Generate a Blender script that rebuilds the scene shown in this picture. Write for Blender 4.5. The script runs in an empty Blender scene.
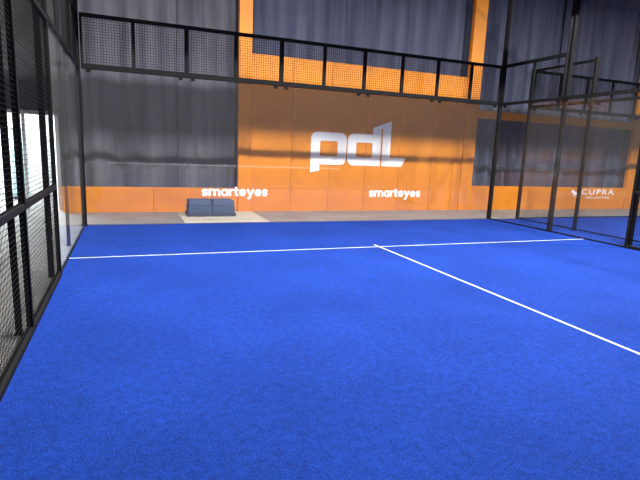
import bpy, bmesh, math, random
from mathutils import Matrix, Vector
random.seed(4)
S = bpy.context.scene
col = S.collection
S.view_settings.view_transform = 'Standard'

# ------------------------------------------------------------------ materials
def mat(name, rgb, rough=.6, metal=0., spec=.5):
    m = bpy.data.materials.new(name); m.use_nodes = True
    b = m.node_tree.nodes['Principled BSDF']
    b.inputs['Base Color'].default_value = (*rgb, 1)
    b.inputs['Roughness'].default_value = rough
    b.inputs['Metallic'].default_value = metal
    b.inputs['Specular IOR Level'].default_value = spec
    return m
def noisy(m, c1, c2, scale, detail=4, bump=0., bscale=None, lo=.35, hi=.65, coord='Object', stretch=None):
    nt = m.node_tree; n = nt.nodes; L = nt.links; b = n['Principled BSDF']
    tc = n.new('ShaderNodeTexCoord'); src = tc.outputs[coord]
    if stretch:
        mp = n.new('ShaderNodeMapping'); mp.inputs['Scale'].default_value = stretch
        L.new(src, mp.inputs['Vector']); src = mp.outputs['Vector']
    t = n.new('ShaderNodeTexNoise'); t.inputs['Scale'].default_value = scale; t.inputs['Detail'].default_value = detail
    L.new(src, t.inputs['Vector'])
    r = n.new('ShaderNodeValToRGB'); r.color_ramp.elements[0].position = lo; r.color_ramp.elements[1].position = hi
    r.color_ramp.elements[0].color = (*c1, 1); r.color_ramp.elements[1].color = (*c2, 1)
    L.new(t.outputs['Fac'], r.inputs['Fac']); L.new(r.outputs['Color'], b.inputs['Base Color'])
    if bump:
        t2 = n.new('ShaderNodeTexNoise'); t2.inputs['Scale'].default_value = bscale or scale; t2.inputs['Detail'].default_value = 3
        L.new(src, t2.inputs['Vector'])
        bp = n.new('ShaderNodeBump'); bp.inputs['Strength'].default_value = bump; bp.inputs['Distance'].default_value = .01
        L.new(t2.outputs['Fac'], bp.inputs['Height']); L.new(bp.outputs['Normal'], b.inputs['Normal'])
    return m
def turf_mat():
    m = mat('blue_turf', (.02, .09, .6), .95, 0, .08)
    nt = m.node_tree; n = nt.nodes; L = nt.links; b = n['Principled BSDF']
    tc = n.new('ShaderNodeTexCoord')
    def noise(s, d, rg=.5):
        t = n.new('ShaderNodeTexNoise'); t.inputs['Scale'].default_value = s; t.inputs['Detail'].default_value = d
        t.inputs['Roughness'].default_value = rg
        L.new(tc.outputs['Object'], t.inputs['Vector']); return t
    fine, mid, big = noise(85, 6, .8), noise(17, 9, .8), noise(.8, 5, .6)
    def ramp(t, lo, hi, a, c):
        r = n.new('ShaderNodeMapRange'); r.inputs[1].default_value = lo; r.inputs[2].default_value = hi
        r.inputs[3].default_value = a; r.inputs[4].default_value = c; L.new(t.outputs['Fac'], r.inputs[0]); return r
    rs = [ramp(fine, .32, .68, .25, 1.75), ramp(mid, .3, .7, .58, 1.42), ramp(big, .3, .7, .85, 1.15)]
    def mul(x, y):
        k = n.new('ShaderNodeMath'); k.operation = 'MULTIPLY'; L.new(x, k.inputs[0]); L.new(y, k.inputs[1]); return k.outputs[0]
    v = mul(mul(rs[0].outputs[0], rs[1].outputs[0]), rs[2].outputs[0])
    mx = n.new('ShaderNodeVectorMath'); mx.operation = 'SCALE'
    mx.inputs[0].default_value = (.0067, .0300, .205); L.new(v, mx.inputs['Scale'])
    L.new(mx.outputs[0], b.inputs['Base Color'])
    bp = n.new('ShaderNodeBump'); bp.inputs['Strength'].default_value = .8; bp.inputs['Distance'].default_value = .015
    L.new(fine.outputs['Fac'], bp.inputs['Height']); L.new(bp.outputs['Normal'], b.inputs['Normal'])
    return m
def glass_mat(name, tint, haze, r0=.025, r1=.22):
    m = bpy.data.materials.new(name); m.use_nodes = True
    nt = m.node_tree; n = nt.nodes; L = nt.links; n.remove(n['Principled BSDF'])
    tr = n.new('ShaderNodeBsdfTransparent'); tr.inputs[0].default_value = (*tint, 1)
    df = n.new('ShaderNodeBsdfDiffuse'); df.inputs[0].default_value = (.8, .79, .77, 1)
    m1 = n.new('ShaderNodeMixShader'); m1.inputs[0].default_value = haze  # diffuse white mixed in as painted haze of the hall's reflections
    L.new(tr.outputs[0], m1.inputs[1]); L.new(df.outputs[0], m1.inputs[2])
    gl = n.new('ShaderNodeBsdfGlossy'); gl.inputs['Roughness'].default_value = .02
    lw = n.new('ShaderNodeLayerWeight'); lw.inputs[0].default_value = .5
    pw = n.new('ShaderNodeMath'); pw.operation = 'POWER'; pw.inputs[1].default_value = 4.
    ml = n.new('ShaderNodeMath'); ml.operation = 'MULTIPLY_ADD'; ml.inputs[1].default_value = r1; ml.inputs[2].default_value = r0
    L.new(lw.outputs['Facing'], pw.inputs[0]); L.new(pw.outputs[0], ml.inputs[0])
    mx = n.new('ShaderNodeMixShader')
    L.new(ml.outputs[0], mx.inputs[0]); L.new(m1.outputs[0], mx.inputs[1]); L.new(gl.outputs[0], mx.inputs[2])
    L.new(mx.outputs[0], n['Material Output'].inputs['Surface'])
    return m
M = {}
M['turf'] = turf_mat()
M['line'] = mat('white_line', (.75, .8, .95), .9, 0, .1); noisy(M['line'], (.25, .31, .48), (.48, .52, .66), 60)
M['steel'] = mat('black_steel', (.006, .006, .007), .7, 0, .12)
M['channel'] = mat('grey_channel', (.12, .12, .13), .5, .3)
M['wire'] = mat('black_wire', (.006, .006, .007), .8, 0, .1)
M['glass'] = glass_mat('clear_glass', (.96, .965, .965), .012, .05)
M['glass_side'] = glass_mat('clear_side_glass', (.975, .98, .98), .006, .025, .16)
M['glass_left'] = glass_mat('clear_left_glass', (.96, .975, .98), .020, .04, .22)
M['orange'] = mat('orange_panel', (.72, .19, .012), .5); noisy(M['orange'], (.66, .20, .002), (.88, .285, .003), .8)
M['curtain'] = mat('grey_curtain', (.12, .12, .14), .95, 0, .1); noisy(M['curtain'], (.082, .084, .108), (.15, .152, .18), 1.4, stretch=(3, 3, .2))  # vertical tone streaks paint fold shading into the cloth colour
M['navy'] = mat('slate_curtain', (.06, .065, .12), .95, 0, .1); noisy(M['navy'], (.055, .061, .10), (.10, .107, .158), 1.3, stretch=(3, 3, .2))  # fold shading painted in as vertical streaks here too
M['wall'] = mat('dark_wall', (.06, .06, .07), .9); noisy(M['wall'], (.11, .11, .12), (.15, .15, .16), 2)
M['concrete'] = mat('concrete', (.3, .3, .3), .5); noisy(M['concrete'], (.20, .197, .19), (.265, .26, .25), 1.6, 6, .05, 60)
M['white'] = mat('white_paint', (.8, .82, .82), .6)
M['letter'] = mat('white_lettering', (.97, .97, .97), .5)
M['letter_glass'] = mat('white_glass_lettering', (.86, .86, .86), .5)
M['letter_dim'] = mat('pale_lettering', (.68, .68, .68), .5)
M['mat'] = mat('tan_mat', (.48, .40, .29), .9); noisy(M['mat'], (.50, .455, .37), (.60, .55, .455), 12, 4, .2, 200)
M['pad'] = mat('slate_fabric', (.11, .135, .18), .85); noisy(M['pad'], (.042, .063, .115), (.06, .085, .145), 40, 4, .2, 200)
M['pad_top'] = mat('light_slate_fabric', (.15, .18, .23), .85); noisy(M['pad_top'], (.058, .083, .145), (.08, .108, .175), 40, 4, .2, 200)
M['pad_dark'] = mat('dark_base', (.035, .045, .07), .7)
M['teal'] = mat('teal_banner', (.45, .66, .70), .6)

# ------------------------------------------------------------------ mesh helpers
class MB:
    def __init__(s): s.v = []; s.f = []
    def box(s, x0, x1, y0, y1, z0, z1):
        k = len(s.v)
        s.v += [(x0,y0,z0),(x1,y0,z0),(x1,y1,z0),(x0,y1,z0),(x0,y0,z1),(x1,y0,z1),(x1,y1,z1),(x0,y1,z1)]
        s.f += [(k,k+3,k+2,k+1),(k+4,k+5,k+6,k+7),(k,k+1,k+5,k+4),(k+1,k+2,k+6,k+5),(k+2,k+3,k+7,k+6),(k+3,k,k+4,k+7)]
        return s
    def cyl(s, x, y, z0, z1, r, n=12, axis='z'):
        k = len(s.v)
        for z in (z0, z1):
            for i in range(n):
                a = 2*math.pi*i/n; p = (r*math.cos(a), r*math.sin(a))
                s.v.append((x+p[0], y+p[1], z) if axis == 'z' else (x+p[0], z, y+p[1]))
        for i in range(n):
            j = (i+1) % n; s.f.append((k+i, k+j, k+n+j, k+n+i))
        s.f.append(tuple(k+i for i in range(n))[::-1]); s.f.append(tuple(k+n+i for i in range(n)))
        return s
    def mesh(s, name, m, bevel=0, seg=2):
        me = bpy.data.meshes.new(name); me.from_pydata(s.v, [], s.f); me.materials.append(m)
        bm = bmesh.new(); bm.from_mesh(me)
        if bevel:
            bmesh.ops.bevel(bm, geom=bm.edges[:], offset=bevel, segments=seg, profile=.5, affect='EDGES')
        bmesh.ops.recalc_face_normals(bm, faces=bm.faces[:])
        bm.to_mesh(me); bm.free()
        if bevel and seg > 2:
            for p in me.polygons: p.use_smooth = True
        return me
def link(name, data, parent=None, loc=(0,0,0), rz=0):
    o = bpy.data.objects.new(name, data); col.objects.link(o)
    o.location = loc; o.rotation_euler = (0, 0, rz)
    if parent: o.parent = parent
    return o
def thing(name, label, cat, loc=(0,0,0), rz=0, group=None, data=None):
    o = link(name, data, None, loc, rz); o['label'] = label; o['category'] = cat
    if group: o['group'] = group
    return o
def struct(name, me):
    o = link(name, me); o['kind'] = 'structure'; return o
def text_mesh(body, m, width, height, offset=0., depth=.004, shear=0., spacing=1.):
    """flat lettering facing -Y, centred at the origin, scaled to width x height"""
    cu = bpy.data.curves.new('lettering', 'FONT'); cu.body = body; cu.offset = offset; cu.extrude = .01
    cu.shear = shear; cu.space_character = spacing; cu.resolution_u = 6
    t = bpy.data.objects.new('lettering', cu); col.objects.link(t)
    bpy.context.view_layer.update()
    me = bpy.data.meshes.new_from_object(t.evaluated_get(bpy.context.evaluated_depsgraph_get()))
    bpy.data.objects.remove(t); bpy.data.curves.remove(cu)
    xs = [v.co.x for v in me.vertices]; ys = [v.co.y for v in me.vertices]
    cx, cy = (min(xs)+max(xs))/2, (min(ys)+max(ys))/2
    sx, sy = width/(max(xs)-min(xs)), height/(max(ys)-min(ys))
    for v in me.vertices:
        x, y, z = v.co
        v.co = ((x-cx)*sx, -(z/.01)*depth/2, (y-cy)*sy)
    me.materials.clear(); me.materials.append(m); me.name = 'lettering'
    return me
def rounded_word(word, m, width, height, st=.275, gap=.045, depth=.004):
    """bold geometric lettering built from strokes, facing -Y, centred"""
    def arc(cx, cy, rx, ry, a0, a1, n=18):
        return [(cx+rx*math.cos(math.radians(a0+(a1-a0)*i/n)), cy+ry*math.sin(math.radians(a0+(a1-a0)*i/n))) for i in range(n+1)]
    h = st/2; r = .5-h; lo, hi = h, 1-h; mid = .5; ra = .43-h
    G = {
     's': (.72, [arc(.36, .5+(hi-mid)/2, .36-h, (hi-mid)/2, 25, 270, 14)+arc(.36, .5-(mid-lo)/2, .36-h, (mid-lo)/2, 90, -155, 14)[1:]]),
     'm': (1.36, [[(h, lo), (h, hi)], arc(.4075, .56, .4075-h, hi-.56, 180, 0)+[(.68, lo)], arc(.9525, .56, .4075-h, hi-.56, 180, 0)+[(1.36-h, lo)]]),
     'a': (.88, [arc(.43, .5, ra, r, 0, 360, 30), [(.88-h, lo), (.88-h, hi)]]),
     'r': (.54, [[(h, lo), (h, hi)], arc(.48, .52, .345, hi-.52, 180, 85)]),
     't': (.56, [[(.26, 1.3-h), (.26, .36)]+arc(.43, .36, .17, .36-lo, 180, 270)[1:], [(h*.7, hi), (.45, hi)]]),
     'e': (.88, [arc(.44, .5, ra, r, 0, 318, 26), [(h, .5), (.88-h, .5)]]),
     'y': (.88, [[(h, hi), (.45, lo)], [(.88-h, hi), (.45, lo), (.34, -.24)]+[(.2, -.27)]]),
    }
    V = []; F = []; x = 0
    for ch in word:
        w, strokes = G[ch]
        for pl in strokes:
            for (ax, ay), (bx, by) in zip(pl, pl[1:]):
                dx, dy = bx-ax, by-ay; l = math.hypot(dx, dy) or 1; nx, ny = -dy/l*h, dx/l*h
                k = len(V); V += [(x+ax+nx, ay+ny), (x+ax-nx, ay-ny), (x+bx-nx, by-ny), (x+bx+nx, by+ny)]; F.append((k, k+1, k+2, k+3))
            for (ax, ay) in pl:
                k = len(V); V += [(x+ax+h*math.cos(i*math.pi/6), ay+h*math.sin(i*math.pi/6)) for i in range(12)]; F.append(tuple(range(k, k+12)))
        x += w+gap
    x -= gap
    s = width/x; zs = [v[1] for v in V]; z0, z1 = min(zs), max(zs); sz = height/(z1-z0)
    vv = [((a-x/2)*s, 0, (b-(z0+z1)/2)*sz) for a, b in V]
    me = bpy.data.meshes.new('lettering'); me.from_pydata(vv, [], F); me.materials.append(m)
    return me

W = 2.06          # front face of the orange boards behind the court
H_CEIL = 8.0
WB = 2.62         # front face of the hall's back wall

# ------------------------------------------------------------------ the setting
struct('floor', MB().box(-5, 23, -21, 7, -.2, -.015).mesh('floor', M['concrete']))
DX0, DX1, DZ = -2.2, -.66, 2.3
wb = MB().box(-5, DX0, WB, WB+.2, -.015, H_CEIL).box(DX1, 23, WB, WB+.2, -.015, H_CEIL).box(DX0, DX1, WB, WB+.2, DZ, H_CEIL)
struct('wall_back', wb.mesh('wall_back', M['wall']))
struct('wall_left', MB().box(-5.2, -5, -21, 7, -.015, H_CEIL).mesh('wall_left', M['wall']))
struct('wall_right', MB().box(23, 23.2, -21, WB+.2, -.015, H_CEIL).mesh('wall_right', M['wall']))
struct('wall_lobby_back', MB().box(-5, 1.5, 6.8, 7, -.015, 3.2).mesh('wall_lobby_back', M['white']))
struct('wall_lobby_right', MB().box(1.5, 1.7, WB+.2, 7, -.015, 3.2).mesh('wall_lobby_right', M['white']))
struct('ceiling_lobby', MB().box(-5, 1.7, WB+.2, 7, 3.2, 3.4).mesh('ceiling_lobby', M['white']))
fr = MB().box(DX0, DX0+.08, WB-.06, WB+.22, -.015, DZ).box(DX1-.08, DX1, WB-.06, WB+.22, -.015, DZ).box(DX0, DX1, WB-.06, WB+.22, DZ-.08, DZ)
fr.box(-1.43, -1.37, WB+.04, WB+.12, -.015, DZ-.08)
struct('door_1', fr.mesh('door_1', M['white']))
# added beam, unseen above the view, to cast a dark band on the orange panels
struct('shadow_beam_1', MB().box(-5, 23, -2.7, -2.5, 5.22, 5.58).mesh('shadow_beam_1', M['channel']))
bs = thing('banner_stand', 'pale teal banner stand in the bright doorway left of the court', 'banner', (-1.95, 5.2, -.015))
link('banner', MB().box(-.2, .2, -.004, .004, .06, 1.9).mesh('banner', M['teal']), bs)
link('base', MB().box(-.22, .22, -.12, .12, 0, .06).mesh('base', M['pad_dark'], .008, 2), bs)
link('top_bar', MB().box(-.21, .21, -.012, .012, 1.9, 1.925).mesh('top_bar', M['channel']), bs)

# turf carpets and painted lines
t = thing('turf', 'wide blue artificial turf of the near court with white lines', 'turf', data=MB().box(0, 10, -20, 0, -.015, 0).mesh('turf', M['turf'])); t['kind'] = 'stuff'
t = thing('turf', 'strip of blue turf of the next court beyond the right glass', 'turf', data=MB().box(10.18, 21, -20, 0, -.015, 0).mesh('turf', M['turf'])); t['kind'] = 'stuff'
thing('line_marking', 'white service line running across the turf parallel to the back wall', 'court line', data=MB().box(.0, 10, -3.070, -3.032, 0, .002).mesh('line_marking', M['line']))
thing('line_marking', 'white centre line running from the service line towards the viewer', 'court line', data=MB().box(4.982, 5.018, -9.95, -2.85, 0, .003).mesh('line_marking', M['line']))

# ------------------------------------------------------------------ orange boards, pillars, curtains
ord_ = ['first', 'second', 'third', 'fourth', 'fifth', 'sixth', 'seventh', 'eighth', 'ninth', 'tenth']
scr = MB().cyl(0, 0, -.004, 0, .012, 10, 'y').mesh('screw', M['pad_dark'])
def screws(parent, x0, x1, z0, z1, y):
    for x in (x0, x1):
        for z in (z0, z1):
            link('screw', scr, parent, (x, y, z))
def board(name, label, cat, x0, x1, z0, z1, group, y0=W, y1=W+.05, sc=True):
    r = thing(name, label, cat, ((x0+x1)/2, y0, z0), 0, group)
    w = (x1-x0)/2-.004
    link('panel', MB().box(-w, w, 0, y1-y0, 0, z1-z0).mesh('panel', M['orange'], .003, 1), r)
    if sc: screws(r, -w+.06, w-.06, .06, z1-z0-.06, 0)
    return r
P0, P1, P2, P3, P4, P5 = 3.5, 3.84, 10.5, 10.95, 17.9, 18.3
mid = [P1+(P2-P1)*i/6 for i in range(7)]
def low(x0, x1, where, k, top=.60):
    board('orange_board', f'low orange board {where}, {ord_[k]} from the left', 'board', x0, x1, -.015, top, 'low orange boards along the back wall')
low(-.60, 1.4, 'under the grey curtains', 0); low(1.4, P0, 'under the grey curtains', 1)
for i in range(6):
    low(mid[i], mid[i+1], 'under the tall orange panels', i)
    board('cladding_panel', f'tall orange panel behind the back glass, {ord_[i]} from the left pillar', 'panel', mid[i], mid[i+1], .605, 4.0, 'tall orange cladding panels', W+.005, W+.05)
rx = [P3, 13.3, 15.6, P4]
for i in range(3): low(rx[i], rx[i+1], 'under the slate curtains on the right', i, .75)
low(P5, 20.5, 'beyond the far right pillar', 0, .75)
# orange cross beam between the two right-hand pillars, in front of the slate curtains
cb = thing('cross_beam', 'orange horizontal beam across the slate curtains behind the next court', 'beam', ((P3+P4)/2, W-.01, 2.84))
link('beam', MB().box(-(P4-P3)/2, (P4-P3)/2, 0, .07, 0, .24).mesh('beam', M['orange'], .004, 1), cb)
screws(cb, -(P4-P3)/2+.1, (P4-P3)/2-.1, .05, .19, 0)
for x0, x1, lb in ((P0, P1, 'tall orange pillar at the left edge of the orange panels'), (P2, P3, 'tall orange pillar at the right edge of the orange panels'),
                   (P4, P5, 'tall orange pillar behind the next court at the far right edge')):
    r = thing('pillar', lb, 'pillar', ((x0+x1)/2, W-.03, -.015), 0, 'orange pillars')
    w = (x1-x0)/2-.003
    link('shaft', MB().box(-w, w, 0, .14, 0, H_CEIL).mesh('shaft', M['orange'], .006, 1), r)
    link('foot', MB().box(-w, w, -.012, 0, 0, .12).mesh('foot', M['orange'], .003, 1), r)
def curtain(x0, x1, z0, m, label, group, lam=.34, amp=.095, seed=1, zt=H_CEIL):
    rd = random.Random(seed); n = int((x1-x0)/.025); rows = 24
    ph = [rd.uniform(0, 6.28) for _ in range(8)]
    vs = []; fs = []
    for j in range(rows+1):
        q = j/rows; z = z0+(zt-z0)*q
        for i in range(n+1):
            x = i*(x1-x0)/n
            a = 2*math.pi*x/lam + 2.8*math.sin(x*1.7+ph[0]) + 1.3*math.sin(x*4.3+ph[1]) + 1.1*math.sin(3*q+x+ph[2])
            y = amp*(.55+.45*math.sin(1.3*x+2.5*q+ph[3]))*math.sin(a) + .045*math.sin(1.9*x+1.5*q+ph[5]) + .006*math.sin(2*a+ph[4])
            vs.append((x, y, z))
    for j in range(rows):
        for i in range(n):
            k = j*(n+1)+i; fs.append((k, k+1, k+n+2, k+n+1))
    me = bpy.data.meshes.new('curtain'); me.from_pydata(vs, [], fs); me.materials.append(m)
    for p in me.polygons: p.use_smooth = True
    return thing('curtain', label, 'curtain', (x0, W+.33, -.01), 0, group, me)
g = 'curtains along the back wall'
curtain(-.58, 2.02, 0, M['curtain'], 'grey curtain next to the left corner post', g, .68, seed=2)
curtain(2.04, 3.48, 0, M['curtain'], 'grey curtain between the left curtain and the left orange pillar', g, .6, seed=3)
curtain(3.52, 10.93, 0, M['navy'], 'slate blue curtain hanging above the tall orange panels', g, .85, seed=4)
curtain(10.97, 14.3, 0, M['navy'], 'slate blue curtain right of the right orange pillar', g, .78, seed=5)
curtain(14.33, 17.88, 0, M['navy'], 'slate blue curtain behind the next court left of the far right pillar', g, .78, seed=6)
curtain(17.92, 22.9, 0, M['navy'], 'slate blue curtain beyond the far right pillar', g, .78, seed=7)

# ------------------------------------------------------------------ big white sign on the orange panels
sg = thing('sign', 'large white three-letter sign on the tall orange panels', 'sign', (5.5, W+.004, 1.06))
def ring(mb, x0, x1, z0, z1, th, r, d=.012):
    def loop(a0, a1, c0, c1, rr):
        o = []
        for cx, cz, st in ((a1-rr, c1-rr, 0), (a0+rr, c1-rr, 1), (a0+rr, c0+rr, 2), (a1-rr, c0+rr, 3)):
            for i in range(9):
                t = (st+i/8)*math.pi/2; o.append((cx+rr*math.cos(t), cz+rr*math.sin(t)))
        return o
    A = loop(x0, x1, z0, z1, r); B = loop(x0+th, x1-th, z0+th*.88, z1-th*.88, .05); n = len(A); k = len(mb.v)
    for y in (-d, 0):
        mb.v += [(x, y, z) for x, z in A]+[(x, y, z) for x, z in B]
    for i in range(n):
        j = (i+1) % n
        mb.f += [(k+i, k+j, k+n+j, k+n+i), (k+2*n+i, k+3*n+i, k+3*n+j, k+2*n+j), (k+i, k+2*n+i, k+2*n+j, k+j), (k+n+i, k+n+j, k+3*n+j, k+3*n+i)]
def poly(mb, pts, d=.012):
    k = len(mb.v); n = len(pts)
    mb.v += [(x, -d, z) for x, z in pts]+[(x, 0, z) for x, z in pts]
    mb.f += [tuple(range(k, k+n)), tuple(range(k+n, k+2*n))[::-1]]+[(k+i, k+(i+1) % n, k+n+(i+1) % n, k+n+i) for i in range(n)]
TH = .265
p = MB(); ring(p, 0, 1.06, .22, 1.10, TH, .18); poly(p, [(0, 0), (TH, .05), (TH, .6), (0, .6)], .0125)
link('letter', p.mesh('letter', M['letter']), sg)
d_ = MB(); ring(d_, 1.10, 2.14, .22, 1.10, TH, .18)
poly(d_, [(2.14-TH, .22), (2.14, .22), (2.14, 1.385), (2.14-TH, 1.29)], .0125)
link('letter', d_.mesh('letter', M['letter']), sg)
l_ = MB(); poly(l_, [(2.195, .22), (2.86, .22), (2.98, .47), (2.455, .47), (2.455, 1.50), (2.142, 1.387), (2.142, 1.29), (2.195, 1.29)])
link('letter', l_.mesh('letter', M['letter']), sg)

# ------------------------------------------------------------------ court enclosure
def post(x, y, h, label, w=.08, group='black steel court posts', z=-.015):
    r = thing('fence_post', label, 'post', (x, y, z), 0, group)
    link('shaft', MB().box(-w/2, w/2, -w/2, w/2, .012, h).mesh('shaft', M['steel'], .006, 2), r)
    link('base_plate', MB().box(-w*.65, w*.65, -w*.65, w*.65, -.0, .012).mesh('base_plate', M['steel']), r)
    link('cap', MB().box(-w/2-.004, w/2+.004, -w/2-.004, w/2+.004, h, h+.01).mesh('cap', M['steel']), r)
    return r
def wires(L, z0, z1, sp=.05, r=.002):
    m = MB()
    n = int(round(L/sp))
    for i in range(1, n): m.box(i*sp-r, i*sp+r, -r, r, z0, z1)
    k = int(round((z1-z0)/sp))
    for i in range(1, k): m.box(0, L, r, 3*r, z0+i*sp-r, z0+i*sp+r)
    return m.mesh('wire_mesh', M['wire'])
_cache = {}
def mesh_panel(x, y, z0, z1, L, rz, label, group, mids=(), cross=(), bot=.09, top=.07, r_=.002, sp=.05, side=.04):
    r = thing('mesh_panel', label, 'fence panel', (x, y, z0), rz, group)
    key = (L, round(z1-z0, 3), tuple(mids), tuple(cross), bot, top, r_, sp, side)
    if key not in _cache:
        h = z1-z0
        f = MB().box(0, L, -.03, .03, 0, bot).box(0, L, -.03, .03, h-top, h).box(0, side, -.025, .025, bot, h-top).box(L-side, L, -.025, .025, bot, h-top)
        _cache[key] = (f.mesh('frame', M['steel'], .004, 1), wires(L, bot, h-top, r=r_, sp=sp),
                       [MB().box(m-.032, m+.032, -.022, .022, bot, h-top).mesh('middle_bar', M['steel']) for m in mids],
                       [MB().box(.04, L-.04, -.024, .024, c-.025, c+.025).mesh('cross_rail', M['steel']) for c in cross])
    f, w, ms, cs = _cache[key]
    link('frame', f, r); link('wire_mesh', w, r)
    for m in ms: link('middle_bar', m, r)
    for c in cs: link('cross_rail', c, r)
    return r
_g = {}
def glass_panel(x, y, L, h, rz, label, group, rail=False, letters=None, gm='glass'):
    r = thing('glass_panel', label, 'glass panel', (x, y, 0), rz, group)
    key = (L, h, rail, gm)
    if key not in _g:
        bh = .014 if gm == 'glass' else .03
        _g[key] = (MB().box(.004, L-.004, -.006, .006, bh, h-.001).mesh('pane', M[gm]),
                   MB().box(0, L, -.012, .012, 0, bh).mesh('base_channel', M['channel' if gm == 'glass' else 'steel']),
                   MB().box(0, L, -.03, .03, h, h+.06).mesh('top_rail', M['steel']) if rail else None,
                   MB().box(-.04, .04, -.018, .018, 0, .05).mesh('clamp', M['steel']))
    p, b, t, c = _g[key]
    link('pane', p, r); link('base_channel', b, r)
    if t: link('top_rail', t, r)
    for cx in (.12, L-.12): link('clamp', c, r, (cx, 0, h-.055))
    if letters:
        for me, lx, lz in letters:
            link('lettering', me, r, (lx, -.0095, lz))['label'] = 'pale lettering'
    return r
smart = rounded_word('smarteyes', M['letter_glass'], 1.46, .28)
cup = text_mesh('CUPRA', M['letter_dim'], 1.34, .16, .012, spacing=1.25)
cup2 = text_mesh('LED', M['letter_dim'], .26, .06, .004, spacing=1.2)
cup3 = text_mesh('LIGHTING', M['letter_dim'], .66, .06, .004, spacing=1.2)
em = MB()
for s in (-1, 1):
    poly(em, [(s*.0, .0), (s*.14, .10), (s*.18, .02), (s*.09, -.02), (s*.06, -.12), (s*.0, -.05)], .004)
emb = em.mesh('emblem', M['letter_dim'])
G_ = .062     # room for the square corner posts
for i in range(5):
    a = G_ if i == 0 else 0; L_ = 2-a-(G_ if i == 4 else 0)
    glass_panel(2*i+a, 0, L_, 3, 0, f'clear glass panel of the near back wall, {ord_[i]} from the left corner', 'back glass panels',
                letters=[(smart, 1.02, .665)] if i in (1, 3) else None)
    mesh_panel(2*i+a, 0, 3, 4, L_, 0, f'black wire mesh panel above the near back glass, {ord_[i]} from the left corner', 'mesh panels above the back glass', mids=(1.0-a,), r_=.003, bot=.10)
for i in range(5):
    a = G_ if i == 0 else 0; L_ = 2-a
    gp = glass_panel(11+2*i+a, 0, L_, 3, 0, f'clear glass panel of the next court back wall, {ord_[i]} from its left corner', 'next court glass panels',
                letters=[(cup, .98, .77), (cup2, .64, .60), (cup3, 1.16, .60)] if i == 1 else None, gm='glass_side')
    if i == 1: link('emblem', emb, gp, (.09, -.0065, .74))
    mesh_panel(11+2*i+a, 0, 3, 4, L_, 0, f'black wire mesh panel above the next court back glass, {ord_[i]} from its left corner', 'next court mesh panels', mids=(1.0-a,), r_=.0025)
R = -math.pi/2
for x, nm in ((0, 'left side wall'), (10, 'right side wall'), (11, 'next court side wall')):
    for i in range(2):
        glass_panel(x, -2*i-(G_ if i == 0 else 0), 2-G_ if i == 0 else 2, 3, R, f'clear glass panel of the {nm}, {["nearest to the back corner", "farther from the back corner"][i]}', 'side glass panels', rail=(i == 1), gm='glass_side' if x else 'glass_left')
    mesh_panel(x, -G_, 3, 4, 2-G_, R, f'black wire mesh panel above the corner glass of the {nm}', 'mesh panels above the side glass', mids=(1.0,), r_=.002, bot=.07, top=.06, side=.03)
mesh_panel(10, -G_, 4.002, 6.3, 2-G_, R, 'fine wire mesh panel high above the right side wall beside the tall corner post', 'high mesh panels on the right', bot=.015, top=.05, r_=.0015, side=.012)
mesh_panel(10, -2.0, 3.062, 6.3, 2.0, R, 'fine wire mesh panel high above the right side wall nearer the viewer', 'high mesh panels on the right', bot=.015, top=.05, r_=.0015, side=.012)
for i in range(3):
    mesh_panel(0, -4-2*i, 0, 4, 2, R, f'tall black wire mesh panel of the left fence, {ord_[i]} after the glass', 'tall left mesh panels', cross=(1.1, 3.0), bot=.05, r_=.0018, sp=.042, side=.025)
mesh_panel(10, -4, 0, 3, 2, R, 'tall black wire mesh panel of the right fence after the glass', 'right mesh panels', cross=(1.1,), bot=.06)
post(0, 0, 6.2, 'black corner post at the left end of the back glass', .09, z=0)
post(10, 0, 6.4, 'black corner post at the right end of the back glass', .09, z=0)
post(-.09, -2, 4, 'black post between the two left side glass panels', .05)
post(-.09, -4, 4, 'black post where the left glass meets the tall mesh', .06)
post(-.09, -6, 4, 'black post between the first and second left mesh panels', .05)
post(-.09, -8, 4, 'black post between the second and third left mesh panels', .05)
post(10.10, -2, 6.4, 'very tall black mast beside the right side glass', .09)
post(10.10, -4, 6.4, 'tall black post at the near end of the right side glass', .09)
post(11, 0, 4, 'black corner post of the next court beside the right corner post', .075, z=0)
post(10.9, -2, 4, 'black post of the next court just right of the tall mast', .07, z=0)
post(10.9, -4, 3.08, 'black post at the near end of the next court side glass', .07, z=0)
post(21.085, .085, 4, 'black corner post at the far right end of the next court', .09)

# net across the middle of the court (below the frame, mirrored in the back glass)
nt_ = thing('net', 'black court net with a white top tape across mid-court', 'net', (0, -10, 0))
link('net_mesh', wires(9.7, .03, .84, .05, .0015), nt_, (.15, 0, 0))
link('tape', MB().box(.15, 9.85, -.006, .012, .84, .90).mesh('tape', M['letter']), nt_)
for x in (.11, 9.89):
    link('net_post', MB().cyl(x, .003, .003, .93, .035, 16).mesh('net_post', M['steel']), nt_)

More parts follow.
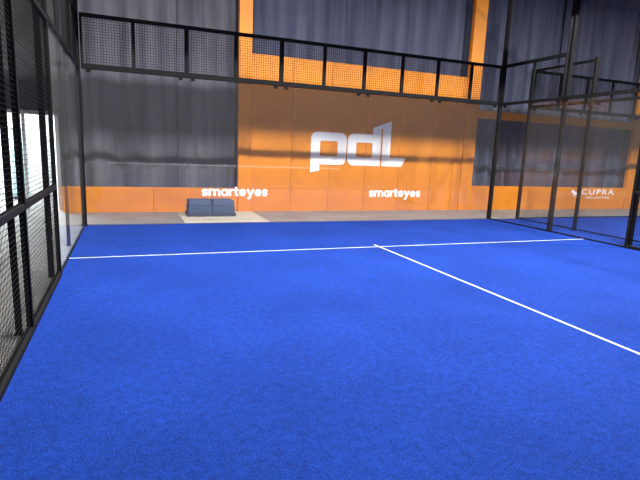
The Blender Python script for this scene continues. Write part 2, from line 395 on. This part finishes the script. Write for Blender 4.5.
# ------------------------------------------------------------------ bench on a tan mat behind the glass
thing('ground_mat', 'flat tan mat on the concrete behind the back glass', 'mat', data=MB().box(1.95, 3.85, .12, 1.95, -.015, .002).mesh('ground_mat', M['mat'], .004, 1))
b = thing('bench', 'low dark blue-grey padded bench of two layered blocks on the tan mat', 'bench', (2.68, 1.30, .002))
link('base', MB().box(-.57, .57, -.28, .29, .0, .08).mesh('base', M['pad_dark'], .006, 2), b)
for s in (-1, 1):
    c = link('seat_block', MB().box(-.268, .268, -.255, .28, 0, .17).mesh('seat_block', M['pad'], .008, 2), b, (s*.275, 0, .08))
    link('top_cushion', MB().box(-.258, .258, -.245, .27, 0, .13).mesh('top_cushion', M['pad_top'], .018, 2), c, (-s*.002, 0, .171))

# ------------------------------------------------------------------ light
def area(x, y, z, sx, sy, P, rot=(0,0,0), c=(1, .97, .93)):
    l = bpy.data.lights.new('court_or_fill_light', 'AREA'); l.shape = 'RECTANGLE'; l.size = sx; l.size_y = sy; l.energy = P; l.color = c
    o = bpy.data.objects.new('court_or_fill_light', l); col.objects.link(o); o.location = (x, y, z); o.rotation_euler = rot
    return o
for x in (1., 5, 9):
    area(x, -5.2, 6.9, .15, .3, 1000)
    area(x, -12.5, 6.9, 1, .5, 100)
    area(x, -1.4, 7.2, 1, .3, 30)  # added row that brightens the turf close to the back glass
for x in (13, 17):
    area(x, -5.2, 6.9, .3, .3, 850)
area(-2.5, 4.7, 3.1, 3, 3, 1000, c=(.93, .99, 1))  # added lobby lamp standing in for daylight in the doorway
area(-3, -3, 7, 1, 1, 110)
w = bpy.data.worlds.new('hall'); S.world = w; w.use_nodes = True
w.node_tree.nodes['Background'].inputs[0].default_value = (.58, .6, .66, 1)
w.node_tree.nodes['Background'].inputs[1].default_value = .11

# ------------------------------------------------------------------ camera
cam = bpy.data.cameras.new('camera'); cam.sensor_width = 36; cam.lens = 488.52/640*36; cam.clip_start = .02; cam.clip_end = 100
co = bpy.data.objects.new('camera', cam); col.objects.link(co)
ya, pi_, ro = .3781, .1811, .0410
fw = Vector((math.sin(ya)*math.cos(pi_), math.cos(ya)*math.cos(pi_), -math.sin(pi_)))
r0 = Vector((math.cos(ya), -math.sin(ya), 0)); u0 = r0.cross(fw)
r2 = math.cos(ro)*r0+math.sin(ro)*u0; u2 = -math.sin(ro)*r0+math.cos(ro)*u0
mw = Matrix((r2, u2, -fw)).transposed().to_4x4(); mw.translation = (.8231, -10.6725, 1.6576)
co.matrix_world = mw
S.camera = co
